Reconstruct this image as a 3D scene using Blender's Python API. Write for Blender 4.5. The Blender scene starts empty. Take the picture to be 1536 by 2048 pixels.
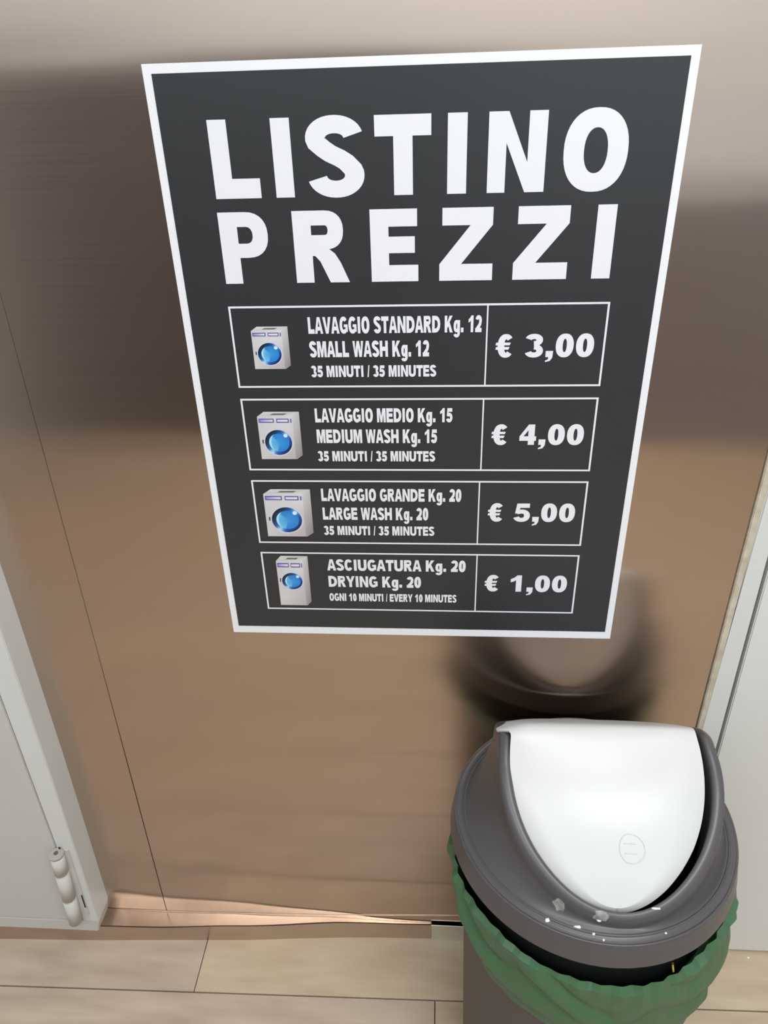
import bpy, bmesh, math, random
from math import sin, cos, pi, radians, sqrt, atan2, exp
from mathutils import Vector, Matrix
from mathutils.geometry import tessellate_polygon
from mathutils.bvhtree import BVHTree
random.seed(7)
S = bpy.context.scene
COL = S.collection

# ------------------------------------------------------------------ camera
FPX, PITCH, YAW, ROLL = 1505.9, .5238, -.0795, -.0333
cam_d = bpy.data.cameras.new('camera'); cam = bpy.data.objects.new('camera', cam_d); COL.objects.link(cam)
S.camera = cam
cam_d.sensor_fit = 'VERTICAL'; cam_d.sensor_height = 36.0; cam_d.lens = FPX / 2048 * 36.0
cam_d.clip_start = .02
f = Vector((sin(YAW) * cos(PITCH), cos(YAW) * cos(PITCH), -sin(PITCH)))
r = Vector((cos(YAW), -sin(YAW), 0)); u = r.cross(f)
r2 = cos(ROLL) * r + sin(ROLL) * u; u2 = -sin(ROLL) * r + cos(ROLL) * u
M = Matrix((r2, u2, -f)).transposed().to_4x4(); M.translation = Vector((.0218, -.7869, 1.3439))
cam.matrix_world = M

# ------------------------------------------------------------------ world, light, exposure
S.view_settings.view_transform = 'Standard'; S.view_settings.look = 'None'
S.view_settings.gamma = 1; S.view_settings.use_curve_mapping = False
S.view_settings.exposure = -.38
W = bpy.data.worlds.new('world'); S.world = W; W.use_nodes = True
W.node_tree.nodes['Background'].inputs[0].default_value = (.8, .85, .9, 1)
W.node_tree.nodes['Background'].inputs[1].default_value = .5
def area(name, loc, rot, sx, sy, power, col=(1, 1, 1)):
    l = bpy.data.lights.new(name, 'AREA'); l.shape = 'RECTANGLE'; l.size = sx; l.size_y = sy
    l.energy = power; l.color = col
    o = bpy.data.objects.new(name, l); COL.objects.link(o); o.location = loc; o.rotation_euler = rot
    return o
area('ceiling_lamp', (.8, -1.6, 2.56), (0, 0, 0), 1.2, .6, 42, (.955, .985, 1))
area('ceiling_lamp', (.35, -.5, 2.56), (0, 0, 0), .9, .45, 15, (.955, .985, 1))
area('ceiling_lamp', (-.7, -1.9, 2.56), (0, 0, 0), 1.2, .6, 26, (.955, .985, 1))

# ------------------------------------------------------------------ materials
def mat(name, col, rough=.5, metal=0., **kw):
    m = bpy.data.materials.new(name); m.use_nodes = True
    b = m.node_tree.nodes['Principled BSDF']
    b.inputs['Base Color'].default_value = (*col, 1); b.inputs['Roughness'].default_value = rough
    b.inputs['Metallic'].default_value = metal
    for k, v in kw.items(): b.inputs[k.replace('_', ' ')].default_value = v
    return m
def nodes(m): return m.node_tree, m.node_tree.nodes, m.node_tree.links, m.node_tree.nodes['Principled BSDF']
def srgb(r, g, b):
    f = lambda c: (c / 255 / 12.92) if c / 255 < .04045 else ((c / 255 + .055) / 1.055) ** 2.4
    return (f(r), f(g), f(b))
def noise_col(m, c1, c2, scale, stretch=(1, 1, 1), detail=4, lo=.35, hi=.65, bump=0., coord='Object'):
    t, n, l, b = nodes(m)
    tc = n.new('ShaderNodeTexCoord'); mp = n.new('ShaderNodeMapping'); mp.inputs['Scale'].default_value = stretch
    nz = n.new('ShaderNodeTexNoise'); nz.inputs['Scale'].default_value = scale; nz.inputs['Detail'].default_value = detail
    rp = n.new('ShaderNodeValToRGB'); rp.color_ramp.elements[0].position = lo; rp.color_ramp.elements[1].position = hi
    rp.color_ramp.elements[0].color = (*c1, 1); rp.color_ramp.elements[1].color = (*c2, 1)
    l.new(tc.outputs[coord], mp.inputs[0]); l.new(mp.outputs[0], nz.inputs['Vector'])
    l.new(nz.outputs['Fac'], rp.inputs[0]); l.new(rp.outputs[0], b.inputs['Base Color'])
    if bump:
        bp = n.new('ShaderNodeBump'); bp.inputs['Strength'].default_value = bump; bp.inputs['Distance'].default_value = .001
        l.new(nz.outputs['Fac'], bp.inputs['Height']); l.new(bp.outputs[0], b.inputs['Normal'])
    return m

def steel_mat(name, base, rough, aniso):
    m = mat(name, base, rough, 1.0)
    t, n, l, b = nodes(m)
    b.inputs['Anisotropic'].default_value = aniso
    v = n.new('ShaderNodeCombineXYZ'); v.inputs[0].default_value = 1
    l.new(v.outputs[0], b.inputs['Tangent'])
    tc = n.new('ShaderNodeTexCoord')
    mp = n.new('ShaderNodeMapping'); mp.inputs['Scale'].default_value = (2.0, 1, 260)
    nz = n.new('ShaderNodeTexNoise'); nz.inputs['Scale'].default_value = 2.2; nz.inputs['Detail'].default_value = 3
    l.new(tc.outputs['Object'], mp.inputs[0]); l.new(mp.outputs[0], nz.inputs['Vector'])
    mr = n.new('ShaderNodeMapRange'); mr.inputs[3].default_value = rough * .85; mr.inputs[4].default_value = rough * 1.15
    l.new(nz.outputs['Fac'], mr.inputs[0]); l.new(mr.outputs[0], b.inputs['Roughness'])
    # slow buckling of the thin sheet
    mp2 = n.new('ShaderNodeMapping'); mp2.inputs['Scale'].default_value = (.7, 1, 3.6)
    nz2 = n.new('ShaderNodeTexNoise'); nz2.inputs['Scale'].default_value = 2.0; nz2.inputs['Detail'].default_value = 1.5
    l.new(tc.outputs['Object'], mp2.inputs[0]); l.new(mp2.outputs[0], nz2.inputs['Vector'])
    bp = n.new('ShaderNodeBump'); bp.inputs['Strength'].default_value = 1; bp.inputs['Distance'].default_value = .0022
    l.new(nz2.outputs['Fac'], bp.inputs['Height']); l.new(bp.outputs[0], b.inputs['Normal'])
    return m
STEEL = steel_mat('brushed_steel', (.55, .445, .37), .175, .97)
BRIGHT = mat('bright_steel', (.8, .8, .78), .3, 1.0)
BACKING = mat('wall_backing', (.03, .03, .03), .8)
WHITE_DOOR = noise_col(mat('door_paint', (.55, .55, .53), .42), srgb(196, 194, 188), srgb(202, 200, 195), 3)
GREY_DOOR = noise_col(mat('grey_door_paint', (.5, .5, .48), .45), srgb(218, 217, 213), srgb(223, 222, 218), 3)
JAMB = mat('jamb_paint', srgb(214, 215, 212), .4)
SEAL = noise_col(mat('sealant', (.5, .45, .38), .6), srgb(186, 172, 150), srgb(205, 196, 178), 60)
HINGE = mat('hinge_paint', srgb(205, 202, 196), .4)
DARKM = mat('dark_gap', (.015, .015, .015), .7)
HOOD = mat('hood_plastic', srgb(80, 78, 80), .34)
BODY = mat('body_plastic', srgb(80, 72, 69), .5)
FLAP = mat('flap_plastic', srgb(205, 205, 204), .32)
BAG = mat('bag_film', (.085, .20, .095), .36)
t, n, l, b = nodes(BAG)
nz = n.new('ShaderNodeTexNoise'); nz.inputs['Scale'].default_value = 15; nz.inputs['Detail'].default_value = 3; nz.inputs['Distortion'].default_value = 1.2
tc = n.new('ShaderNodeTexCoord'); l.new(tc.outputs['Object'], nz.inputs['Vector'])
bp = n.new('ShaderNodeBump'); bp.inputs['Strength'].default_value = .45; bp.inputs['Distance'].default_value = .004
l.new(nz.outputs['Fac'], bp.inputs['Height']); l.new(bp.outputs[0], b.inputs['Normal'])
tl = n.new('ShaderNodeBsdfTranslucent'); tl.inputs[0].default_value = (.11, .27, .13, 1)
mx = n.new('ShaderNodeMixShader'); mx.inputs[0].default_value = .28
l.new(b.outputs[0], mx.inputs[1]); l.new(tl.outputs[0], mx.inputs[2])
l.new(mx.outputs[0], n['Material Output'].inputs[0])
SHEET = mat('poster_white', srgb(236, 236, 240), .35)
BLACK = mat('poster_black', srgb(47, 49, 51), .33)
INK = mat('poster_ink_white', srgb(232, 232, 236), .4)
PRINT = mat('poster_print', (1, 1, 1), .35)
t, n, l, b = nodes(PRINT)
ca = n.new('ShaderNodeVertexColor'); ca.layer_name = 'Col'; l.new(ca.outputs[0], b.inputs['Base Color'])
CRUMB = mat('crumb', srgb(238, 236, 232), .8)
SMEAR = noise_col(mat('smear', (.3, .3, .3), .5), srgb(120, 117, 115), srgb(160, 157, 154), 160)
def plank_mat(i, c1, c2):
    m = mat('plank_%d' % i, c1, .42)
    noise_col(m, c1, c2, 4.5, (1.6, 9, 1), 7, .3, .7, .25)
    return m
PL = [plank_mat(0, srgb(178, 157, 134), srgb(198, 178, 156)), plank_mat(1, srgb(178, 157, 136), srgb(197, 177, 156)),
      plank_mat(2, srgb(184, 164, 138), srgb(200, 182, 158)), plank_mat(3, srgb(174, 156, 138), srgb(196, 178, 160))]

# ------------------------------------------------------------------ helpers
def mesh_obj(name, verts, faces, m, parent=None, smooth=False):
    me = bpy.data.meshes.new(name); me.from_pydata([tuple(v) for v in verts], [], faces); me.update()
    bm = bmesh.new(); bm.from_mesh(me); bmesh.ops.recalc_face_normals(bm, faces=bm.faces); bm.to_mesh(me); bm.free()
    if smooth: me.polygons.foreach_set('use_smooth', [True] * len(me.polygons))
    if m: me.materials.append(m)
    o = bpy.data.objects.new(name, me); COL.objects.link(o)
    if parent: o.parent = parent
    return o
def bm_obj(name, bm, m, parent=None, smooth=False):
    me = bpy.data.meshes.new(name); bm.to_mesh(me); bm.free()
    if smooth: me.polygons.foreach_set('use_smooth', [True] * len(me.polygons))
    me.materials.append(m)
    o = bpy.data.objects.new(name, me); COL.objects.link(o)
    if parent: o.parent = parent
    return o
def box(name, x0, x1, y0, y1, z0, z1, m, parent=None, bev=0.):
    bm = bmesh.new()
    bmesh.ops.create_cube(bm, size=1)
    for v in bm.verts: v.co = Vector(((x0 + x1) / 2 + v.co.x * (x1 - x0), (y0 + y1) / 2 + v.co.y * (y1 - y0), (z0 + z1) / 2 + v.co.z * (z1 - z0)))
    if bev: bmesh.ops.bevel(bm, geom=bm.edges[:], offset=bev, segments=2, affect='EDGES')
    return bm_obj(name, bm, m, parent)
def prism(name, poly_xz, y0, y1, m, parent=None, bev=0.):
    """closed (x,z) outline given thickness from y0 (front) to y1 (back)"""
    bm = bmesh.new()
    a = [bm.verts.new((x, y0, z)) for x, z in poly_xz]; c = [bm.verts.new((x, y1, z)) for x, z in poly_xz]
    bm.faces.new(a); bm.faces.new(c[::-1])
    k = len(a)
    for i in range(k): bm.faces.new((a[i], c[i], c[(i + 1) % k], a[(i + 1) % k]))
    bmesh.ops.recalc_face_normals(bm, faces=bm.faces)
    if bev: bmesh.ops.bevel(bm, geom=bm.edges[:], offset=bev, segments=2, affect='EDGES')
    return bm_obj(name, bm, m, parent)
def empty(name, loc=(0, 0, 0)):
    o = bpy.data.objects.new(name, None); COL.objects.link(o); o.location = loc; return o
def child(o, root):     # meshes are written in world space: keep them there under a moved Empty
    o.parent = root; o.matrix_parent_inverse = Matrix.Translation(-Vector(root.location))
    return o
def tag(o, label=None, cat=None, group=None, kind=None):
    if label: o['label'] = label
    if cat: o['category'] = cat
    if group: o['group'] = group
    if kind: o['kind'] = kind
    return o
def structure(o, label=None, cat=None): return tag(o, label, cat, kind='structure')

FZ = .012       # floor level
# ------------------------------------------------------------------ room shell
RX0, RX1, RY0, RZ1 = -1.9, 2.3, -2.45, 2.6
WALLP = noise_col(mat('wall_paint', (.6, .6, .58), .8), srgb(238, 244, 248), srgb(242, 248, 252), 2)
HIGH_BLOCK = noise_col(mat('high_block_paint', (.1, .09, .1), .6), srgb(98, 93, 95), srgb(106, 99, 101), 2)
LOW_BLOCK = noise_col(mat('low_block_paint', (.1, .09, .1), .5), srgb(154, 151, 158), srgb(162, 158, 164), 2)
CEIL = mat('ceiling_paint', srgb(225, 224, 220), .9)
structure(box('ceiling', RX0, RX1, RY0, .12, RZ1, RZ1 + .1, CEIL), 'white ceiling above the laundry room', 'ceiling')
structure(box('wall_left', RX0 - .1, RX0, RY0, .12, 0, RZ1, WALLP), 'plain pale wall at the left side of the room', 'wall')
structure(box('wall_right', RX1, RX1 + .1, RY0, .12, 0, RZ1, WALLP), 'plain pale wall at the right side of the room', 'wall')
structure(box('wall_front', RX0, RX1, RY0 - .1, RY0, 0, RZ1, WALLP), 'pale wall opposite the steel wall', 'wall')
structure(box('reflection_block', RX0, .15, RY0, -2.10, 0, 1.424, HIGH_BLOCK, bev=.004), 'unseen dark shoulder-high block added for its reflection in the steel wall', 'reflection_block')  # unseen block, added only for the dark band it mirrors in the steel
structure(box('reflection_block', .15, RX1, RY0, -2.11, 0, .99, LOW_BLOCK, bev=.004), 'unseen dark waist-high block added for its reflection in the steel wall', 'reflection_block')  # lower unseen block, likewise added for the steel's reflections

# back wall: backing, steel sheets
wb = structure(box('wall_back', RX0, RX1, .012, .12, 0, RZ1, BACKING), 'brushed stainless steel wall behind the price poster and bin', 'wall')
def seam_x(z):
    pts = [(0, -.4590), (.026, -.4586), (.675, -.4497), (1.15, -.4449), (RZ1, -.4400)]
    for (a, xa), (c, xc) in zip(pts, pts[1:]):
        if z <= c: return xa + (xc - xa) * (z - a) / (c - a)
    return pts[-1][1]
zs = [.0562, .2, .4, .675, .93, 1.15, 1.6, RZ1]
gap = lambda z: .0013 if z < .66 else (.0006 if z < .95 else .0003)
prism('panel', [(RX0, .0560)] + [(seam_x(z), z) for z in zs] + [(RX0, RZ1)], 0, .011, STEEL, wb)
prism('panel', [(.3905, RZ1), (.3905, .95), (.3815, .086), (.05, .0775), (-.16, .0650), (-.38, .0565)] + [(seam_x(z) + gap(z), z) for z in zs], 0, .011, STEEL, wb)
# folded strip under the sheets and the thin plinth before it
prism('panel', [(-.575, .021), (-.575, .0555), (-.38, .0560), (-.16, .0645), (.05, .0770), (.38, .0855), (.38, .021)], -.001, .011, STEEL, wb)
def strip(name, pts, z0, z1f, m, parent, t=.004):
    v = []; fcs = []
    for i, (x, y) in enumerate(pts):
        z1 = z1f(x); yb_ = y + t if t > 0 else -.0012
        v += [(x, y, z0 if not callable(z0) else z0(x)), (x, y, z1), (x, yb_, z1), (x, yb_, z0 if not callable(z0) else z0(x))]
    for i in range(len(pts) - 1):
        a, c = 4 * i, 4 * i + 4
        for k in range(4): fcs.append((a + k, a + (k + 1) % 4, c + (k + 1) % 4, c + k))
    e_ = 4 * (len(pts) - 1); fcs += [(0, 1, 2, 3), (e_ + 3, e_ + 2, e_ + 1, e_)]
    return mesh_obj(name, v, fcs, m, parent)
PTOP = lambda x: .0548 + .0022 * sin((x + .3) * 11) + .0012 * sin(x * 31)
BP = [(-1.6, -.040), (-.76, -.0400), (-.577, -.0345), (-.486, -.0297), (-.306, -.0214), (-.216, -.0145), (-.150, -.0100), (-.082, -.0066), (.018, -.0040)]
BPS = [(BP[i][0] + (BP[i + 1][0] - BP[i][0]) * k_ / 6, BP[i][1] + (BP[i + 1][1] - BP[i][1]) * k_ / 6) for i in range(1, len(BP) - 1) for k_ in range(6)] + [BP[-1]]
bb = structure(strip('baseboard_back', [BP[0]] + BPS, FZ,
      PTOP, STEEL, None, -1), 'low steel baseboard strip along the wall foot', 'baseboard')
strip('joint', [(x, y - .0005) for x, y in BPS], lambda x: PTOP(x) - .0006 - .0006 * (1 + sin(x * 23)), lambda x: PTOP(x) + .0004, mat('joint_gap_shade', srgb(74, 50, 36), .8), bb, .0012)  # dark strip laid on the plinth edge as the shade of the gap
structure(strip('baseboard_back', [(.0185, -.0062), (.2, -.0062), (.385, -.0062)], FZ, lambda x: .0550, BRIGHT, None, .0012),
      'bright short baseboard piece beside the bin', 'baseboard')

# ------------------------------------------------------------------ floor planks
fl = structure(box('floor', RX0, RX1, RY0, .12, -.1, FZ - .006, mat('floor_gap', srgb(70, 55, 42), .9)), 'pale oak plank floor', 'floor')
PW, PLEN = .150, 1.25
ang = .016
y_first = -.1075        # first seam at x = 0
joints = {0: -.382, 1: .0255}
k = 0
for row in range(0, 26):
    yb = (y_first - PW * (row - 1)) if row else .10
    yt = y_first - PW * row
    j0 = joints.get(row, (row * .437) % 1.25 - .6)
    x = j0 - 2 * PLEN
    while x < RX1:
        xa, xb = max(x, RX0) + .0007, min(x + PLEN, RX1) - .0007
        if xb > xa and yt > RY0 - .02:
            g = .0011
            bm = bmesh.new(); q = []
            for z in (FZ - .006, FZ):
                for X, Y in ((xa, yt + g), (xb, yt + g), (xb, yb - g), (xa, yb - g)):
                    q.append(bm.verts.new((X + .0 * Y, Y + ang * X, z)))
            for idx in ((3, 2, 1, 0), (4, 5, 6, 7), (0, 1, 5, 4), (1, 2, 6, 5), (2, 3, 7, 6), (3, 0, 4, 7)): bm.faces.new([q[i] for i in idx])
            bmesh.ops.bevel(bm, geom=[e_ for e_ in bm.edges if all(v.co.z > FZ - .001 for v in e_.verts)], offset=.0006, segments=1, affect='EDGES')
            o = bm_obj('plank', bm, PL[(k * 3 + row) % 4], fl); k += 1
        x += PLEN

# ------------------------------------------------------------------ left door
dl = structure(empty('door_1', (-.6, -.02, .03)), 'white metal door left of the steel wall', 'door')
c = lambda o: child(o, dl)
Y0 = -.0415
c(prism('door_leaf', [(-1.6, .0835), (-.5905, .0835), (-.5875, .285), (-.5850, .61), (-.5800, 2.1), (-1.6, 2.1)], Y0, .010, WHITE_DOOR, bev=.0012))
c(prism('door_frame', [(-.5880, .0840), (-.5598, .0840), (-.5510, .4586), (-.5479, .7276), (-.546, 2.1), (-.5780, 2.1), (-.5830, .61), (-.5855, .285)], Y0 - .001, .010, JAMB, bev=.0012))
c(prism('bottom_rail', [(-1.6, .0510), (-.5672, .0540), (-.5600, .0822), (-1.6, .0822)], Y0 - .0006, .010, WHITE_DOOR, bev=.001))
def cyl_z(bm, x, y, z0, z1, rad, seg=32, bev=.001):
    rr = bmesh.ops.create_cone(bm, cap_ends=True, segments=seg, radius1=rad, radius2=rad, depth=z1 - z0, matrix=Matrix.Translation((x, y, (z0 + z1) / 2)))
    if bev:
        ed = {e_ for v in rr['verts'] for e_ in v.link_edges if abs(e_.verts[0].co.z - e_.verts[1].co.z) < 1e-6}
        bmesh.ops.bevel(bm, geom=list(ed), offset=bev, segments=2, affect='EDGES')
    for v in bm.verts: v.co.x += (v.co.z - .2826) * .062      # the hinge leans with the door edge
def shade(o):
    for p in o.data.polygons: p.use_smooth = abs(p.normal.z) < .5
    return o
HX, HY = -.5816, -.0530
bm = bmesh.new(); cyl_z(bm, HX, HY, .1670, .2320, .0108, bev=0); hg = shade(c(bm_obj('hinge', bm, HINGE)))
for z0, z1 in ((.100, .1635), (.2355, .276)):
    bm = bmesh.new(); cyl_z(bm, HX, HY, z0, z1, .0108, bev=0); o = shade(bm_obj('knuckle', bm, HINGE)); o.parent = hg
bm = bmesh.new(); cyl_z(bm, HX, HY, .096, .283, .0080, bev=0); o = bm_obj('pin', bm, DARKM); o.parent = hg
bm = bmesh.new(); cyl_z(bm, HX, HY, .2770, .2835, .0116, bev=.0018); shade(bm_obj('cap', bm, mat('hinge_cap', srgb(176, 170, 160), .35), hg))
bm = bmesh.new(); cyl_z(bm, HX, HY, .2836, .2840, .0036, bev=0); bm_obj('cap_hole', bm, mat('cap_hole_dark', srgb(96, 90, 84), .6), hg)
prism('hinge_leaf', [(-.5855, .105), (-.5715, .105), (-.5660, .280), (-.5790, .280)], Y0 - .0035, Y0 - .0010, HINGE, hg, .0006)
prism('slot', [(-.5735, .128), (-.5712, .128), (-.5700, .162), (-.5723, .162)], Y0 - .0042, Y0 - .0036, DARKM, hg)
prism('slot', [(-.5800, .272), (-.5772, .272), (-.5770, .2880), (-.5800, .2880)], Y0 - .0042, Y0 - .0036, DARKM, hg)

# ------------------------------------------------------------------ right door
dr = structure(empty('door_2', (.5, .005, FZ)), 'pale grey door panel right of the bin', 'door')
c = lambda o: child(o, dr)
c(prism('sealant', [(.3915, 2.2), (.3915, .95), (.3825, .02), (.3925, .02), (.4005, .95), (.4005, 2.2)], -.0035, .011, SEAL, bev=.001))
c(prism('jamb', [(.3930, .014), (.3935, .55), (.4010, .95), (.4010, 2.2), (.4205, 2.2), (.4205, .014)], -.004, .011, JAMB, bev=.0015))
c(box('door_panel', .4262, 1.4, -.002, .011, .016, 2.2, GREY_DOOR, bev=.0015))

# ------------------------------------------------------------------ poster
YP = -.0002
root = tag(empty('price_list_poster', (0, 0, 1.0298)), 'large black and white laundry price list poster stuck on the steel wall', 'poster')
def P_(o): return child(o, root)
P_(box('paper_sheet', -.25, .25, -.0012, YP, .6993, 1.3604, SHEET))
P_(box('black_field', -.2418, .2422, -.0015, -.0012, .7107, 1.3524, BLACK))

# --- lettering: heavy grotesque drawn as outlines; cell is w wide and 1 high; s, b: stem and bar weights
def arc(cx, cy, rx, ry, a0, a1, n=14, p=2.25):
    out = []
    for i in range(n + 1):
        a = radians(a0 + (a1 - a0) * i / n); ca_, sa_ = cos(a), sin(a)
        out.append((cx + rx * abs(ca_) ** (2 / p) * (1 if ca_ >= 0 else -1), cy + ry * abs(sa_) ** (2 / p) * (1 if sa_ >= 0 else -1)))
    return out
def rect(x0, y0, x1, y1): return [(x0, y0), (x1, y0), (x1, y1), (x0, y1)]
def stroke(pts, s, b):
    """outline of a pen of width s on verticals and b on horizontals along pts"""
    q = [(x / s, y / b) for x, y in pts]; L = []; R_ = []
    for i in range(len(q)):
        a = q[max(i - 1, 0)]; c_ = q[min(i + 1, len(q) - 1)]
        dx, dy = c_[0] - a[0], c_[1] - a[1]; d = sqrt(dx * dx + dy * dy) or 1
        nx, ny = -dy / d * .5, dx / d * .5
        L.append(((q[i][0] + nx) * s, (q[i][1] + ny) * b)); R_.append(((q[i][0] - nx) * s, (q[i][1] - ny) * b))
    return L + R_[::-1]
def glyph(ch, w, s, b):
    """list of (outer, [holes])"""
    o = .014
    G = []
    if ch == 'I': G = [(rect(0, 0, s, 1), [])]
    elif ch == 'L': G = [([(0, 0), (w, 0), (w, b * 1.1), (s, b * 1.1), (s, 1), (0, 1)], [])]
    elif ch == 'T': G = [([(w / 2 - s / 2, 0), (w / 2 + s / 2, 0), (w / 2 + s / 2, 1 - b * 1.1), (w, 1 - b * 1.1), (w, 1), (0, 1), (0, 1 - b * 1.1), (w / 2 - s / 2, 1 - b * 1.1)], [])]
    elif ch == 'E': G = [([(0, 0), (w, 0), (w, b), (s, b), (s, .5 - b * .42), (w * .93, .5 - b * .42), (w * .93, .5 + b * .55), (s, .5 + b * .55), (s, 1 - b), (w * .98, 1 - b), (w * .98, 1), (0, 1)], [])]
    elif ch == 'N': G = [([(0, 0), (s * .93, 0), (s * .93, .62), (w - s, 0), (w, 0), (w, 1), (w - s * .93, 1), (w - s * .93, .38), (s, 1), (0, 1)], [])]
    elif ch == 'Z': G = [([(0, 0), (w, 0), (w, b), (w * .41, b), (w * .98, 1 - b), (w * .98, 1), (w * .05, 1), (w * .05, 1 - b), (w * .57, 1 - b), (0, b)], [])]
    elif ch in 'O0':
        G = [(arc(w / 2, .5, w / 2, .5 + o, 0, 360, 44)[:-1], [arc(w / 2, .5, w / 2 - s * 1.03, .5 + o - b, 0, 360, 32, 2.2)[:-1]])]
    elif ch in 'PRB':
        top = .47 if ch != 'B' else .46
        h = (1 - top)
        if ch == 'P': top = .37; h = .63
        rx = min(w * .48, h / 2 * 1.0)
        bw = w if ch != 'R' else w * .92
        outer = [(0, 0), (s, 0), (s, top)] + [(bw - rx, top)] + arc(bw - rx, top + h / 2, rx, h / 2, -90, 90, 14, 2.3)[1:-1] + [(bw - rx, 1), (0, 1)]
        ir = max(rx - s * .85, .02)
        hole = [(s, top + b * .85)] + [(bw - rx, top + b * .85)] + arc(bw - rx, top + h / 2, ir, h / 2 - b * .85, -90, 90, 10)[1:-1] + [(bw - rx, 1 - b * .85), (s, 1 - b * .85)]
        G = [(outer, [hole])]
        if ch == 'R':
            G.append(([(s, .40), (w * .40, .42), (w * .62, 0), (w, 0), (w * .86, .27), (w * .78, .40), (w * .66, .49), (s, .52)], []))
            G[-1] = ([(s * .9, .38), (w * .38, .38), (w * .47, .30), (w * .64, 0), (w, 0), (w * .85, .28), (w * .75, .41), (w * .62, .49), (s * .9, .49)], [])
        if ch == 'B': G = [(outer, [hole])]
    elif ch == 'D':
        rx = w * .62
        G = [([(0, 0), (w - rx, 0)] + arc(w - rx, .5, rx, .5, -90, 90, 16, 2.2)[1:-1] + [(w - rx, 1), (0, 1)],
              [[(s, b), (w - rx, b)] + arc(w - rx, .5, rx - s, .5 - b, -90, 90, 14)[1:-1] + [(w - rx, 1 - b), (s, 1 - b)]])]
    elif ch in 'CG':
        a0 = 34 if ch == 'C' else 38
        out = arc(w / 2, .5, w / 2, .5 + o, a0, 360 - (30 if ch == 'C' else 42), 34)
        inn = arc(w / 2, .5, w / 2 - s, .5 + o - b, 360 - (38 if ch == 'C' else 50), 46, 28, 2.2)
        G = [(out + inn, [])]
        if ch == 'G': G.append(([(w * .53, .38), (w - s * .9, .38), (w - s * .9, .18), (w * .8, .12), (w * .97, .08), (w, .14), (w, .55), (w * .53, .55)], []))
    elif ch == 'S':
        hw = w / 2 - s * .45; tb = b * .92
        cy1, ry1 = .735, .265 + o - tb / 2; cy2, ry2 = .275, .275 + o - tb / 2
        sp = arc(w / 2, cy1, hw, ry1, 12, 195, 18, 2.1)
        sp += [(w * .30, .605), (w * .42, .545), (w * .58, .49), (w * .70, .435)]
        sp += arc(w / 2, cy2, hw, ry2, 375, 372, 1, 2.1)[:0] + arc(w / 2, cy2, hw, ry2, 20, -168, 20, 2.1)
        G = [(stroke(sp, s * 1.04, tb * 1.02), [])]
    elif ch == 'A':
        G = [([(0, 0), (s * 1.02, 0), (w * .335, .19), (w * .665, .19), (w - s * 1.02, 0), (w, 0), (w * .5 + s * .55, 1), (w * .5 - s * .55, 1)],
              [[(w * .385, .19 + b * .95), (w * .615, .19 + b * .95), (w * .5, .77)]])]
    elif ch == 'V': G = [([(w * .5 - s * .52, 0), (w * .5 + s * .52, 0), (w, 1), (w - s * 1.05, 1), (w * .5, .30), (s * 1.05, 1), (0, 1)], [])]
    elif ch == 'W':
        s_ = s * .88
        G = [([(w * .17, 0), (w * .17 + s_ * 1.15, 0), (w * .5, .62), (w * .83 - s_ * 1.15, 0), (w * .83, 0), (w, 1), (w - s_, 1), (w * .77, .36), (w * .5 + s_ * .52, 1), (w * .5 - s_ * .52, 1), (w * .23, .36), (s_, 1), (0, 1)], [])]
    elif ch == 'M': G = [([(0, 0), (s * .9, 0), (s * .9, .66), (w * .5 - s * .36, 0), (w * .5 + s * .36, 0), (w - s * .9, .66), (w - s * .9, 0), (w, 0), (w, 1), (w - s * 1.3, 1), (w * .5, .42), (s * 1.3, 1), (0, 1)], [])]
    elif ch == 'U':
        G = [([(0, 1), (0, .36)] + arc(w / 2, .36, w / 2, .36 + o, 180, 360, 18, 2.3)[1:-1] + [(w, .36), (w, 1), (w - s, 1), (w - s, .38)]
              + arc(w / 2, .38, w / 2 - s, .38 + o - b, 360, 180, 12)[1:-1] + [(s, .38), (s, 1)], [])]
    elif ch == 'H': G = [([(0, 0), (s, 0), (s, .5 - b * .55), (w - s, .5 - b * .55), (w - s, 0), (w, 0), (w, 1), (w - s, 1), (w - s, .5 + b * .55), (s, .5 + b * .55), (s, 1), (0, 1)], [])]
    elif ch == 'K': G = [([(0, 0), (s, 0), (s, .26), (s * 1.45, .37), (w - s * 1.15, 0), (w, 0), (w * .60, .62), (w * .97, 1), (w * .97 - s * 1.2, 1), (s, .60), (s, 1), (0, 1)], [])]
    elif ch == 'Y': G = [([(w / 2 - s / 2, 0), (w / 2 + s / 2, 0), (w / 2 + s / 2, .42), (w, 1), (w - s * 1.05, 1), (w / 2, .62), (s * 1.05, 1), (0, 1), (w / 2 - s / 2, .42)], [])]
    elif ch == 'g':
        G = [(arc(w * .45, .37, w * .45, .37, 0, 360, 30)[:-1], [arc(w * .47, .37, w * .45 - s * .9, .37 - b * .8, 0, 360, 20)[:-1]]),
             (rect(w - s * .95, .0, w, .73), []),
             (stroke([(w - s * .48, .1)] + arc(w * .48, -.03, w * .52 - s * .48, .175, 0, -160, 14, 2.3), s * .95, b * .8), [])]
    elif ch == '.': G = [(rect(0, 0, s, b * 1.15), [])]
    elif ch == ',': G = [([(0, .0), (s * .45, 0), (s * .40, -.10), (0, -.15), (0, -.22), (s * .7, -.17), (s * 1.05, -.02), (s * 1.1, b * 1.2), (0, b * 1.2)], [])]
    elif ch == '/': G = [([(-.04, -.02), (s * .45, -.02), (w + .04, 1.02), (w + .04 - s * .45, 1.02)], [])]
    elif ch == '1': G = [([(w * .42, 0), (w * .42 + s, 0), (w * .42 + s, 1), (w * .42 + s * .18, 1), (w * .30, .86), (w * .06, .77), (w * .06, .57), (w * .26, .62), (w * .42, .70)], [])]
    elif ch == '2':
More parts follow.
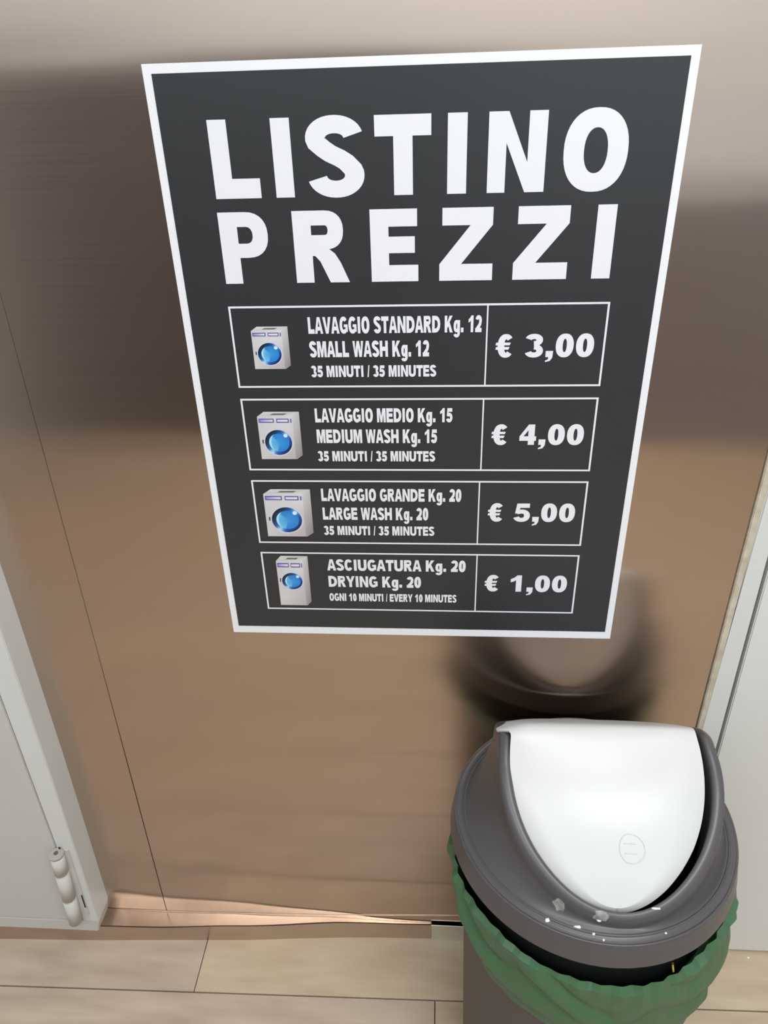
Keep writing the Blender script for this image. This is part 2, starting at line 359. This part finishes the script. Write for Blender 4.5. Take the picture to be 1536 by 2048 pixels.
        sp = arc(w / 2, .70, w / 2 - s * .5, .30 + o - b / 2, 165, -12, 18, 2.2) + [(w * .74, .50), (w * .58, .37), (w * .38, .26), (w * .22, .12)]
        G = [(stroke(sp, s, b), []), (rect(0, 0, w, b * 1.05), []), ([(0, 0), (w * .5, 0), (w * .55, .28), (w * .30, .32), (w * .04, .12)], [])]
    elif ch == '3':
        sp1 = arc(w * .46, .745, w * .5 - s * .5, .255 + o - b / 2, 165, -90, 18, 2.2)
        sp2 = arc(w * .48, .275, w * .52 - s * .5, .275 + o - b / 2, 90, -165, 18, 2.2)
        G = [(stroke(sp1, s, b), []), (stroke(sp2, s, b), [])]
    elif ch == '4':
        G = [([(w * .52, 0), (w * .52 + s, 0), (w * .52 + s, .20), (w, .20), (w, .20 + b), (w * .52 + s, .20 + b), (w * .52 + s, 1), (w * .52, 1), (0, .42), (0, .20), (w * .52, .20)],
              [[(w * .24, .20 + b), (w * .52, .20 + b), (w * .52, .72)]])]
    elif ch == '5':
        sp = [(w * .16, .52)] + arc(w * .46, .33, w * .54 - s * .5, .33 + o - b / 2, 118, -162, 22, 2.2)
        G = [(stroke(sp, s, b), []), ([(w * .04, .44), (w * .28, .47), (w * .36, 1 - b * 1.05), (w * .95, 1 - b * 1.05), (w * .95, 1), (w * .15, 1)], [])]
    elif ch == '€':
        out = arc(w * .58, .5, w * .46, .5 + o, 42, 318, 30); inn = arc(w * .60, .5, w * .48 - s, .5 + o - b, 310, 50, 24)
        G = [(out + inn, []), ([(0, .53), (w * .80, .53), (w * .86, .65), (w * .03, .65)], []), ([(0, .34), (w * .74, .34), (w * .80, .46), (w * .03, .46)], [])]
    return G
ADV = dict(A=778, B=778, C=778, D=833, E=722, F=667, G=833, H=833, I=389, J=667, K=833, L=667, M=944, N=833, O=833, P=722, R=778, S=722, T=722, U=833, V=778,
           W=1000, X=778, Y=778, Z=722, g=667)
for d in '0123456789€': ADV[d] = 667
for d in '.,': ADV[d] = 333
ADV[' '] = 333; ADV['/'] = 278
BEAR = dict(A=0, V=0, W=.0, Y=0, T=.03)
YT = -.0019
def add_glyph(bm, G, x, z, sx, sz):
    for gi, (outer, holes) in enumerate(G):
        loops = [outer] + holes
        v = [[Vector((x + a * sx, z + c_ * sz, 0)) for a, c_ in lp] for lp in loops]
        flat = [p for lp in v for p in lp]
        bv = [bm.verts.new((p.x, YT - .00005 * gi, p.y)) for p in flat]
        for tri in tessellate_polygon(v):
            try: bm.faces.new([bv[i] for i in tri])
            except ValueError: pass
def finish_text(name, bm):
    for fc in bm.faces:
        fc.normal_update()
        if fc.normal.y > 0: fc.normal_flip()
    return P_(bm_obj(name, bm, INK))
def title(word, spec, z0, h):
    bm = bmesh.new()
    for ch, (x0, x1) in zip(word, spec):
        w = (x1 - x0) / h
        add_glyph(bm, glyph(ch, w, .262, .235), x0, z0, h, h)
    return finish_text('title_lettering', bm)
title('LISTINO', [(-.1961, -.1507), (-.1359, -.1176), (-.1025, -.0499), (-.0380, .0152), (.0305, .0487), (.0684, .1223), (.1384, .1975)], 1.2443, .0693)
title('PREZZI', [(-.1974, -.1485), (-.1228, -.0679), (-.0453, .0024), (.0236, .0769), (.0973, .1510), (.1758, .1942)], 1.1621, .0697)
def text_line(name, txt, x0, x1, z0, h, s=.335, b=.245, track=0.):
    # measure in Arial-like advances, then squeeze to the printed width
    tot = sum(ADV[c_] + track for c_ in txt) / 716
    k_ = (x1 - x0) / (tot - .10)
    bm = bmesh.new(); x = x0 - .05 * k_
    for c_ in txt:
        a = (ADV[c_] + track) / 716
        if c_ != ' ':
            br = BEAR.get(c_, .055); w = ADV[c_] / 716 - 2 * br
            if c_ in '.,': w = s; br = (ADV[c_] / 716 - s) / 2
            if c_ == 'I': br = (ADV[c_] / 716 - s) / 2
            hh = h
            add_glyph(bm, glyph(c_, w, s, b), x + br * k_, z0, k_, hh)
        x += a * k_
    return finish_text(name, bm)
# k_ scales widths, heights use h
rows = [
 ('LAVAGGIO STANDARD Kg. 12', -.1153, .0684, 1.1085, .0178), ('SMALL WASH Kg. 12', -.1155, .0134, 1.0826, .0176), ('35 MINUTI / 35 MINUTES', -.1156, .0210, 1.0600, .0130),
 ('LAVAGGIO MEDIO Kg. 15', -.1156, .0396, 1.0061, .0170), ('MEDIUM WASH Kg. 15', -.1153, .0226, .9804, .0170), ('35 MINUTI / 35 MINUTES', -.1157, .0204, .9571, .0131),
 ('LAVAGGIO GRANDE Kg. 20', -.1157, .0518, .9037, .0170), ('LARGE WASH Kg. 20', -.1156, .0127, .8777, .0171), ('35 MINUTI / 35 MINUTES', -.1157, .0199, .8558, .0130),
 ('ASCIUGATURA Kg. 20', -.1149, .0594, .8026, .0170), ('DRYING Kg. 20', -.1151, .0035, .7772, .0170), ('OGNI 10 MINUTI / EVERY 10 MINUTES', -.1155, .0488, .7548, .0121)]
for tx, a, c_, z, h in rows: text_line('price_lettering', tx, a, c_, z, h)
for tx, z in (('€ 3,00', 1.0808), ('€ 4,00', .9782), ('€ 5,00', .8769), ('€ 1,00', .7735)):
    text_line('price_lettering', tx, .0836, .1866, z, .0250, .31, .225)
def frame(x0, x1, z0, z1, xd, t=.0021):
    bm = bmesh.new()
    for q in (rect(x0, z0, x1, z0 + t), rect(x0, z1 - t, x1, z1), rect(x0, z0 + t, x0 + t, z1 - t), rect(x1 - t, z0 + t, x1, z1 - t), rect(xd - .0008, z0 + t, xd + .0008, z1 - t)):
        bm.faces.new([bm.verts.new((a, YT, c_)) for a, c_ in q])
    return finish_text('table_frame', bm)
for (z0, z1), xd in zip(((1.0480, 1.1386), (.9449, 1.0350), (.8432, .9318), (.7401, .8297)), (.0741, .0734, .0726, .0731)):
    frame(-.1988, .1980, z0, z1, xd)

# --- printed washing machine pictures (flat colour print)
def machine(x0, x1, z0, z1, cy, ry, rx=.325):
    bm = bmesh.new(); cl = bm.loops.layers.float_color.new('Col'); ww, hh = x1 - x0, z1 - z0
    lay = [0]
    def poly(pts, cols):
        lay[0] += 1
        vs = [bm.verts.new((x0 + a * ww, YT + .0001 - .00003 * lay[0], z0 + c_ * hh)) for a, c_ in pts]
        fc = bm.faces.new(vs)
        if not isinstance(cols[0], (tuple, list)): cols = [cols] * len(pts)
        fc.normal_update()
        for lp, v in zip(fc.loops, fc.verts):
            lp[cl] = (*srgb(*cols[vs.index(v)]), 1)
        if fc.normal.y > 0: fc.normal_flip()
    def ring(cx, cy_, r0x, r0y, r1x, r1y, colf, n=36):
        lay[0] += 1
        for i in range(n):
            a, a2 = 2 * pi * i / n, 2 * pi * (i + 1) / n
            P4 = [(cx + r0x * cos(a), cy_ + r0y * sin(a)), (cx + r1x * cos(a), cy_ + r1y * sin(a)), (cx + r1x * cos(a2), cy_ + r1y * sin(a2)), (cx + r0x * cos(a2), cy_ + r0y * sin(a2))]
            if r0x == 0: P4 = P4[:3] if False else [P4[0], P4[1], P4[2]]
            vs = [bm.verts.new((x0 + p[0] * ww, YT + .0001 - .00003 * lay[0], z0 + p[1] * hh)) for p in P4]
            fc = bm.faces.new(vs); cs = [colf(a, 0), colf(a, 1), colf(a2, 1), colf(a2, 0)]
            fc.normal_update()
            for lp in fc.loops: lp[cl] = (*srgb(*cs[vs.index(lp.vert)]), 1)
            if fc.normal.y > 0: fc.normal_flip()
    poly([(0, 0), (.85, 0), (1, .085), (1, 1), (.17, 1), (0, .9)], (205, 203, 202))
    poly([(0, .9), (.83, .91), (1, 1), (.17, 1)], [(200, 199, 197), (214, 213, 212), (198, 197, 195), (216, 215, 213)])
    poly([(.83, 0), (1, .085), (1, 1), (.83, .91)], [(160, 152, 152), (140, 136, 136), (192, 190, 188), (206, 204, 204)])
    poly([(0, 0), (.83, 0), (.83, .91), (0, .9)], [(205, 203, 200), (184, 176, 176), (218, 214, 220), (206, 203, 205)])
    poly([(.30, .935), (.64, .935), (.72, .965), (.38, .965)], (98, 98, 94))
    for a, c_, fill in ((.03, .39, (150, 135, 205)), (.45, .745, (220, 214, 232))):
        poly([(a, .775), (c_, .775), (c_, .86), (a, .86)], [(88, 70, 165), (92, 84, 130), (92, 84, 130), (80, 66, 160)])
        poly([(a + .02, .795), (c_ - .025, .795), (c_ - .025, .84), (a + .02, .84)], [fill, (226, 222, 234), (226, 222, 234), fill])
    poly([(.775, .775), (.81, .775), (.81, .86), (.775, .86)], (120, 112, 160))
    cx = .45
    poly([(cx - rx - .06, cy - .02), (cx - rx + .03, cy - .025), (cx - rx + .03, cy + .06), (cx - rx - .06, cy + .055)], (48, 44, 60))
    def halo(a, e_): return (206, 214, 232) if e_ == 0 else (208, 205, 206)
    ring(cx, cy, rx, ry, rx * 1.10, ry * 1.10, halo)
    def rim(a, e_):
        d = math.degrees(a) % 360
        def near(c0, wd): return exp(-(((d - c0 + 180) % 360 - 180) / wd) ** 2)
        base = Vector((36, 96, 190)); base = base.lerp(Vector((14, 14, 26)), min(1, near(140, 60) * 1.3)); base = base.lerp(Vector((16, 24, 92)), min(1, near(318, 52) * 1.15))
        base = base.lerp(Vector((190, 232, 250)), min(1, near(236, 15) + near(47, 15) * .8))
        if e_ == 0: base = base.lerp(Vector((50, 140, 210)), .35)
        return tuple(base)
    ring(cx, cy, rx * .70, ry * .70, rx, ry, rim)
    ring(cx + .025, cy - .002, 0, 0, rx * .73, ry * .73, lambda a, e_: (62, 152, 214) if e_ == 0 else ((110, 190, 232) if 2.3 < a < 4.4 else (40, 128, 208)))
    for i in range(8):
        a, a2 = radians(115 + 16 * i), radians(131 + 16 * i)
        q = lambda rr_, an: (cx + rx * rr_ * cos(an), cy + ry * rr_ * sin(an))
        k0 = sin(pi * i / 8); k1 = sin(pi * (i + 1) / 8)
        poly([q(.70 - .16 * k0, a), q(.70, a), q(.70, a2), q(.70 - .16 * k1, a2)] if 0 < i < 7 else [q(.70 - .16 * max(k0, k1), a if i else a2), q(.70, a), q(.70, a2)], (176, 226, 242))
    sx_, sy_ = cx + rx * .56, cy + ry * .56
    poly([(sx_ + .075 * rx * 2 * cos(i * pi / 6), sy_ + .075 * ry * 2 * sin(i * pi / 6)) for i in range(12)], (214, 238, 250))
    return P_(bm_obj('washing_machine_picture', bm, PRINT))
machine(-.1775, -.1375, 1.0697, 1.1168, .36, .262)
machine(-.1822, -.1335, .9598, 1.0192, .36, .266)
machine(-.1862, -.1288, .8532, .9196, .36, .267)
machine(-.1805, -.1395, .7468, .8240, .50, .165)

# ------------------------------------------------------------------ swing bin
CX, CY = .2096, -.172
NS = 128
def revolve(prof, n=NS, cx=CX, cy=CY, closed=False):
    v, fc = [], []
    for (rad, z) in prof:
        for i in range(n):
            a = 2 * pi * i / n; v.append((cx + rad * cos(a), cy + rad * sin(a), z))
    for j in range(len(prof) - 1):
        for i in range(n):
            i2 = (i + 1) % n; fc.append((j * n + i, j * n + i2, (j + 1) * n + i2, (j + 1) * n + i))
    return v, fc
binr = tag(empty('swing_bin', (CX, CY, FZ)), 'grey round swing bin with white flap lid, standing before the steel wall', 'bin')
def B_(o): return child(o, binr)
prof = [(.0, FZ + .004), (.130, FZ + .004), (.136, FZ), (.1395, FZ + .004), (.1435, .20), (.1470, .38), (.1492, .455), (.1530, .4575), (.1530, .4635), (.1490, .4635), (.1470, .455), (.1370, .03), (0, .03)]
v, fc = revolve(prof); body = B_(mesh_obj('body', v, fc, BODY, smooth=True))

# flap outline: half width as a function of travel d (0 crest .. 1 tip)
TW = [(0, .1005), (.05, .1025), (.1, .104), (.26, .1055), (.43, .1020), (.59, .093), (.74, .078), (.86, .0585), (.954, .034), (.985, .0195), (1, 0)]
def halfw(d):
    st = .024 * min(1, max(0, .97 - d) / .2)
    return sum(halfw0(abs(d + k_ * st)) for k_ in (-3, -2, -1, 0, 1, 2, 3)) / 7
def halfw0(d):
    d = min(max(d, 0), 1)
    for (a, wa), (c_, wc) in zip(TW, TW[1:]):
        if d <= c_:
            t_ = (d - a) / (c_ - a)
            return wa + (wc - wa) * t_ if c_ < .95 else sqrt(max(0, wa * wa + (wc * wc - wa * wa) * t_))
    return 0
YC, ZC, FLEN, BLEN, DROP, BDROP = -.160, .6985, .146, .126, .1085, .122
FCX = .2120
def surf_z(y):
    dy = y - YC; k_ = DROP / FLEN if dy < 0 else BDROP / BLEN
    return ZC - k_ * (sqrt(dy * dy + .009 ** 2) - .009)
def loop(grow=0., n=30):
    """closed loop in xy: right crest -> front tip -> left crest -> back tip"""
    pts = []
    def half(sgn, L_, rev):
        out = []
        for i in range(n):
            t_ = i / n; a = t_ * pi / 2
            d = sin(a); out.append((halfw(d), sgn * d * L_))
        return out
    fr = half(-1, FLEN, False)
    for w_, dy in fr: pts.append((w_, dy))
    pts.append((0, -FLEN))
    for w_, dy in fr[:0:-1]: pts.append((-w_, dy))
    bk = half(1, BLEN, False)
    for w_, dy in bk: pts.append((-w_, dy))
    pts.append((0, BLEN))
    for w_, dy in bk[:0:-1]: pts.append((w_, dy))
    # resample evenly and smooth
    P0 = [Vector(p) for p in pts]; k0 = len(P0)
    seg = [(P0[(i + 1) % k0] - P0[i]).length for i in range(k0)]; tot = sum(seg); out = []; m_ = NS; acc = 0; j = 0
    for i in range(m_):
        target = tot * i / m_
        while acc + seg[j] < target: acc += seg[j]; j += 1
        out.append(P0[j].lerp(P0[(j + 1) % k0], (target - acc) / seg[j]))
    for _ in range(4): out = [(out[i - 1] + out[i] * 2 + out[(i + 1) % m_]) / 4 for i in range(m_)]
    if grow:
        g2 = []
        for i in range(m_):
            tn = (out[(i + 1) % m_] - out[i - 1]).normalized(); nrm = Vector((-tn.y, tn.x))
            if nrm.dot(out[i]) < 0: nrm = -nrm
            g2.append(out[i] + nrm * grow * (1 - .42 * min(1, max(0, -out[i].y) / FLEN) ** 3))
        out = g2
    return out
OX = .0035      # the opening sits slightly to the right of the flap: the flap hangs a little askew
def ringpts(grow, dz): return [Vector((FCX + OX + p.x, YC + p.y - .002, surf_z(YC + p.y) + dz - .009 * exp(-(p.y / .028) ** 2))) for p in loop(grow)]
rings = [ringpts(-.001, -.045), ringpts(.0025, -.010), ringpts(.0035, -.0025), ringpts(.0055, -.0003), ringpts(.0095, .0002), ringpts(.0135, -.0006), ringpts(.0158, -.0025), ringpts(.0170, -.0060), ringpts(.0176, -.0105)]
B0 = rings[-1]
ax = max(abs(p.x - FCX - OX) for p in B0)
Cc = []
for p in B0:
    dy = p.y - YC; a = atan2(dy / ((FLEN if dy < 0 else BLEN) + .018), (p.x - FCX - OX) / ax); Cc.append(Vector((CX + .1490 * cos(a), CY + .1490 * sin(a) * (1 if sin(a) < 0 else .93), .5775)))      # slightly flattened back
for i in range(1, 10):
    t_ = i / 9
    rg = []
    for p, q in zip(B0, Cc):
        e1 = t_ ** 1.7; e2 = t_ ** .85
        rg.append(Vector((p.x + (q.x - p.x) * e1, p.y + (q.y - p.y) * e1, p.z + (q.z - p.z) * e2 - .0)))
    rings.append(rg)
for rad, z in ((.1508, .5762), (.1519, .5770), (.1526, .5787), (.1533, .5770), (.1542, .5756), (.1590, .5750), (.1606, .5751), (.1616, .5766), (.1626, .5757), (.1634, .5735), (.1640, .5690), (.1650, .5610), (.1675, .5465), (.1674, .5448), (.1660, .5448), (.1625, .5640), (.1520, .5680), (.1515, .5600)):
    rings.append([Vector((CX + rad * (q.x - CX) / .149, CY + rad * (q.y - CY) / .149, z)) for q in Cc])
v = [p for rg in rings for p in rg]; fc = []
for j in range(len(rings) - 1):
    for i in range(NS):
        i2 = (i + 1) % NS; fc.append((j * NS + i, j * NS + i2, (j + 1) * NS + i2, (j + 1) * NS + i))
hood = B_(mesh_obj('hood', v, fc, HOOD, smooth=True))
bvh = BVHTree.FromPolygons([tuple(p) for p in v], fc)
cv, cf = revolve([(.1514, .5640), (.1512, .4670), (.1492, .4658), (.1440, .4665), (.1440, .5640)])
B_(mesh_obj('inner_collar', cv, cf, mat('gap_shade_black', (.012, .012, .013), .5), smooth=True))  # collar coloured black to put the shade into the gap under the lid
# swing flap
NY, NX = 96, 49
v, fc = [], []
for j in range(NY + 1):
    if j <= NY * .6: tt = j / (NY * .6); d = cos(tt * pi / 2); y = YC - d * FLEN
    else: tt = (j - NY * .6) / (NY * .4); d = sin(tt * pi / 2); y = YC + d * BLEN
    for i in range(NX):
        s_ = -cos(pi * i / (NX - 1)); w_ = halfw(d)
        pass
        x = FCX - OX * .3 + s_ * w_
        if s_ < 0:
            tail = .016 * exp(-((y - YC - .009) / .009) ** 2) * (s_ ** 8)
            x -= tail
        bul = .011 * (1 - s_ * s_) * (sin(pi * min(1, d)) ** 1.5 if 0 < d < 1 else 0) * (1 if y < YC else .1) 
        edge = -.0085 * (max(0, abs(s_) - .74) / .26) ** 2 * (.15 + .85 * d) - .004 * max(0, (d - .85) / .15) ** 2
        tl_ = -.010 * exp(-((y - YC - .009) / .010) ** 2) * (s_ ** 10 if s_ < 0 else 0)
        v.append((x, y, surf_z(y) + .0020 + bul + edge + tl_))
for j in range(NY):
    for i in range(NX - 1): fc.append((j * NX + i, j * NX + i + 1, (j + 1) * NX + i + 1, (j + 1) * NX + i))
flap = B_(mesh_obj('swing_flap', v, fc, FLAP, smooth=True))
flap['label'] = 'white swing flap'
fbvh = BVHTree.FromPolygons(v, fc)
md = flap.modifiers.new('thick', 'SOLIDIFY'); md.thickness = .0035; md.offset = -1 if flap.data.polygons[NX * 20].normal.z > 0 else 1
# faint embossed oval emblem on the flap
def on(bv, x, y, lift=0.):
    h = bv.ray_cast(Vector((x, y, 1.0)), Vector((0, 0, -1)))
    return (h[0] + h[1] * (lift if h[1].z > 0 else -lift)) if h[0] else Vector((x, y, .58))
def tube_path(bm, pts, rad, closed=True, k_=6):
    n_ = len(pts); rr = []
    for i in range(n_):
        a = pts[i - 1] if (closed or i) else pts[i]; c_ = pts[(i + 1) % n_] if (closed or i < n_ - 1) else pts[i]
        t_ = (c_ - a).normalized(); s1 = t_.cross(Vector((0, 0, 1))).normalized(); s2 = t_.cross(s1)
        rr.append([bm.verts.new(pts[i] + (s1 * cos(2 * pi * q / k_) + s2 * sin(2 * pi * q / k_)) * rad) for q in range(k_)])
    for i in range(n_ if closed else n_ - 1):
        for q in range(k_): bm.faces.new((rr[i][q], rr[i][(q + 1) % k_], rr[(i + 1) % n_][(q + 1) % k_], rr[(i + 1) % n_][q]))
bm = bmesh.new(); ex, ey = .2275, -.2655
tube_path(bm, [on(fbvh, ex + .0155 * cos(a) ** 1 if cos(a) > 0 else ex + .011 * cos(a), ey + .0105 * sin(a)) for a in [2 * pi * i / 28 for i in range(28)]], .0007)
for dy in (-.0035, .0035): tube_path(bm, [on(fbvh, ex - .006 + .0016 * i, ey + dy) for i in range(9)], .0007, False)
o = bm_obj('emblem', bm, FLAP, None, True); o.parent = flap

# stains stuck on the hood, and loose crumbs lying on the rim
def blob(name, P0, ra, rb_, h_, m, bv, seed):
    """a small irregular lump pressed onto the surface nearest to P0"""
    rnd = random.Random(seed); bm = bmesh.new()
    def near(p):
        q, nn_, *_ = bv.find_nearest(p); nn_ = Vector(nn_)
        if nn_.dot(Vector((0, -.5, 1))) < 0: nn_ = -nn_
        return q, nn_
    c0, n0 = near(Vector(P0)); tx = Vector((1, 0, 0)); tx = (tx - n0 * tx.dot(n0)).normalized(); ty = n0.cross(tx)
    top = bm.verts.new(c0 + n0 * h_); n_ = 14; ringsv = []; js = [rnd.uniform(.72, 1.2) for _ in range(n_)]
    for q in (.4, .75, 1.0):
        rg = []
        for i in range(n_):
            a = 2 * pi * i / n_; p, nn_ = near(c0 + tx * ra * js[i] * q * cos(a) + ty * rb_ * js[i] * q * sin(a))
            rg.append(bm.verts.new(p + n0 * (h_ * (1 - q * q) * rnd.uniform(.6, 1.25) - (.0001 if q == 1 else 0))))
        ringsv.append(rg)
    for i in range(n_): bm.faces.new((top, ringsv[0][i], ringsv[0][(i + 1) % n_]))
    for a_, b_ in zip(ringsv, ringsv[1:]):
        for i in range(n_): bm.faces.new((a_[i], b_[i], b_[(i + 1) % n_], a_[(i + 1) % n_]))
    bmesh.ops.recalc_face_normals(bm, faces=bm.faces)
    return bm_obj(name, bm, m, None, True)
s1 = B_(blob('dried_stain', (.1531, -.3003, .5888), .0072, .0078, .0007, SMEAR, bvh, 3)); s1['label'] = 'grey dried stain'
s2 = B_(blob('dried_stain', (.1937, -.3138, .5907), .0085, .0068, .0009, SMEAR, bvh, 5)); s2['label'] = 'grey dried stain'
def crumb(P0, rr_, lab, seed, ry_=None, bv=bvh):
    return tag(blob('crumb', P0, rr_, ry_ or rr_, min(rr_ * .7, .0016), CRUMB, bv, seed), lab, 'crumb', 'white crumbs on the bin lid')
crumb((.141, -.3102, .5758), .0026, 'round white crumb on the grey bin rim, leftmost of the rim crumbs', 11)
crumb((.1703, -.3175, .5766), .0040, 'largest white crumb on the grey bin rim', 12, .0026)
crumb((.1860, -.3235, .5766), .0017, 'small white crumb right of the largest one on the bin rim', 13)
crumb((.1955, -.3285, .5755), .0013, 'tiny white crumb nearest the outer edge of the bin rim', 14)
crumb((.260, -.3185, .5757), .0012, 'tiny white crumb on the right part of the bin rim', 15)
crumb((.1915, -.3165, .5865), .0030, 'white crumb stuck at the lower edge of a grey stain', 17, .0015)
crumb((.2497, -.3065, .5975), .0052, 'thin white flake by the black gap under the white flap', 18, .0013)

# ------------------------------------------------------------------ green bin liner
def hem(a):     # a in degrees, -90 = towards the camera
    pts = [(-270, .455), (-200, .455), (-170, .450), (-160, .432), (-152, .402), (-140, .390), (-125, .386), (-113, .381), (-95, .350), (-75, .290), (-50, .235), (-20, .220), (20, .26), (60, .40), (90, .455)]
    a = ((a + 270) % 360) - 270
    for (p, zp), (q, zq) in zip(pts, pts[1:]):
        if a <= q: t_ = (a - p) / (q - p); t_ = t_ * t_ * (3 - 2 * t_); return zp + (zq - zp) * t_
    return .455
NB = 360; rnd = random.Random(4)
ph = [rnd.uniform(0, 6.28) for _ in range(8)]
nodes_ = [rnd.uniform(.3, 1) * (1 if q % 2 else -1) for q in range(96)]
v, fc = [], []
inner_prof = [(.1335, .30), (.1400, .40), (.1455, .450), (.1480, .4645), (.1535, .4650), (.1546, .459), (.1556, .459), (.1572, .464), (.1600, .478), (.1632, .500), (.1642, .5068)]
NOUT = 30
for i in range(NB):
    a = 2 * pi * i / NB; deg = math.degrees(a); deg = deg - 360 if deg > 90 else deg
    gp = i / NB * 96; g0 = int(gp); gf = gp - g0
    gw = nodes_[g0 % 96] * (1 - gf) + nodes_[(g0 + 1) % 96] * gf
    up = .016 * exp(-(((deg + 360 if deg < -180 else deg) + 165) / 42) ** 2) if deg < 0 else .012 * exp(-((deg - 195) / 42) ** 2)
    low = sin(a * 5 + ph[2]) * .0016 + sin(a * 9 + ph[3]) * .001
    for j, (rad, z) in enumerate(inner_prof):
        k_ = max(0, (j - 7) / 3)
        v.append((CX + (rad + k_ * (gw * .0027 + low)) * cos(a), CY + (rad + k_ * (gw * .0027 + low)) * sin(a), z + k_ * (gw * .0027 + low * .9 + up)))
    zh = hem(deg)
    right = exp(-((deg + 15) / 42) ** 2)
    left = exp(-((deg + 145) / 38) ** 2)
    for j in range(1, NOUT + 1):
        t_ = j / NOUT; z = .5050 + (zh - .5050) * t_
        rb = .1420 + (z - .012) / .49 * .0110          # body radius here
        rb = .1445 + max(0, z - .2) * .03
        cl_ = .0115 * (1 - t_) ** 1.1 + .0030 + .004 * sin(pi * min(1, t_ * 1.15)) * .6 + right * (.0060 * sin(pi * min(1, t_ * 1.1 + .15)) + .0035 * (1 - t_)) + left * .003 * sin(pi * t_)
        # drooping swags that follow the hem
        q = (z - zh) / .046 + .6 * sin(a * 3 + ph[4]) + .35 * sin(a * 8 + z * 40 + ph[5])
        amp = .0052 * sin(pi * min(1, t_ + .1)) * (.55 + .7 * left + .8 * right)
        sw = (abs(sin(q * pi * .62)) - .5) * 2 * amp
        di = sin(a * 11 + z * 75 + ph[6]) * .0012 * sin(pi * t_) + sin(a * 23 - z * 90 + ph[7]) * .0006
        g_ = gw * .0027 * max(0, 1 - t_ * 5)
        rad = max(rb + cl_ + sw + di + g_ + low * (1 - t_), rb + .0022)
        v.append((CX + rad * cos(a), CY + rad * sin(a), z + gw * .0022 * max(0, 1 - t_ * 5) + up * (1 - t_) ** 2))
NR = len(inner_prof) + NOUT
for i in range(NB):
    i2 = (i + 1) % NB
    for j in range(NR - 1): fc.append((i * NR + j, i2 * NR + j, i2 * NR + j + 1, i * NR + j + 1))
bag = mesh_obj('bin_liner', v, fc, BAG, smooth=True)
for k_, p in enumerate(bag.data.polygons):
    if 7 <= k_ % (NR - 1) <= len(inner_prof) + 3: p.use_smooth = False      # crisp gathers along the drawn edge
tag(bag, 'green plastic bin liner folded over the rim of the grey bin', 'bin bag')

# small floor crumb by the right door
fb = BVHTree.FromPolygons([(-2, -2, FZ), (2, -2, FZ), (2, 2, FZ), (-2, 2, FZ)], [(0, 1, 2, 3)])
tag(blob('crumb', (.5640, -.012, FZ), .0022, .0022, .0014, CRUMB, fb, 21), 'tiny white crumb on the floor by the grey door', 'crumb')

# yellow scrap caught in the gap between lid and liner
bm = bmesh.new()
tube_path(bm, [Vector((.2775 + .0018 * i / 5, -.3150 + .0012 * sin(i * .9), .5155 - .0022 * i)) for i in range(7)], .0011, False, 8)
tag(bm_obj('scrap', bm, mat('yellow_film', srgb(205, 185, 70), .35), None, True), 'tiny yellow scrap caught between the bin lid and the green liner', 'scrap')
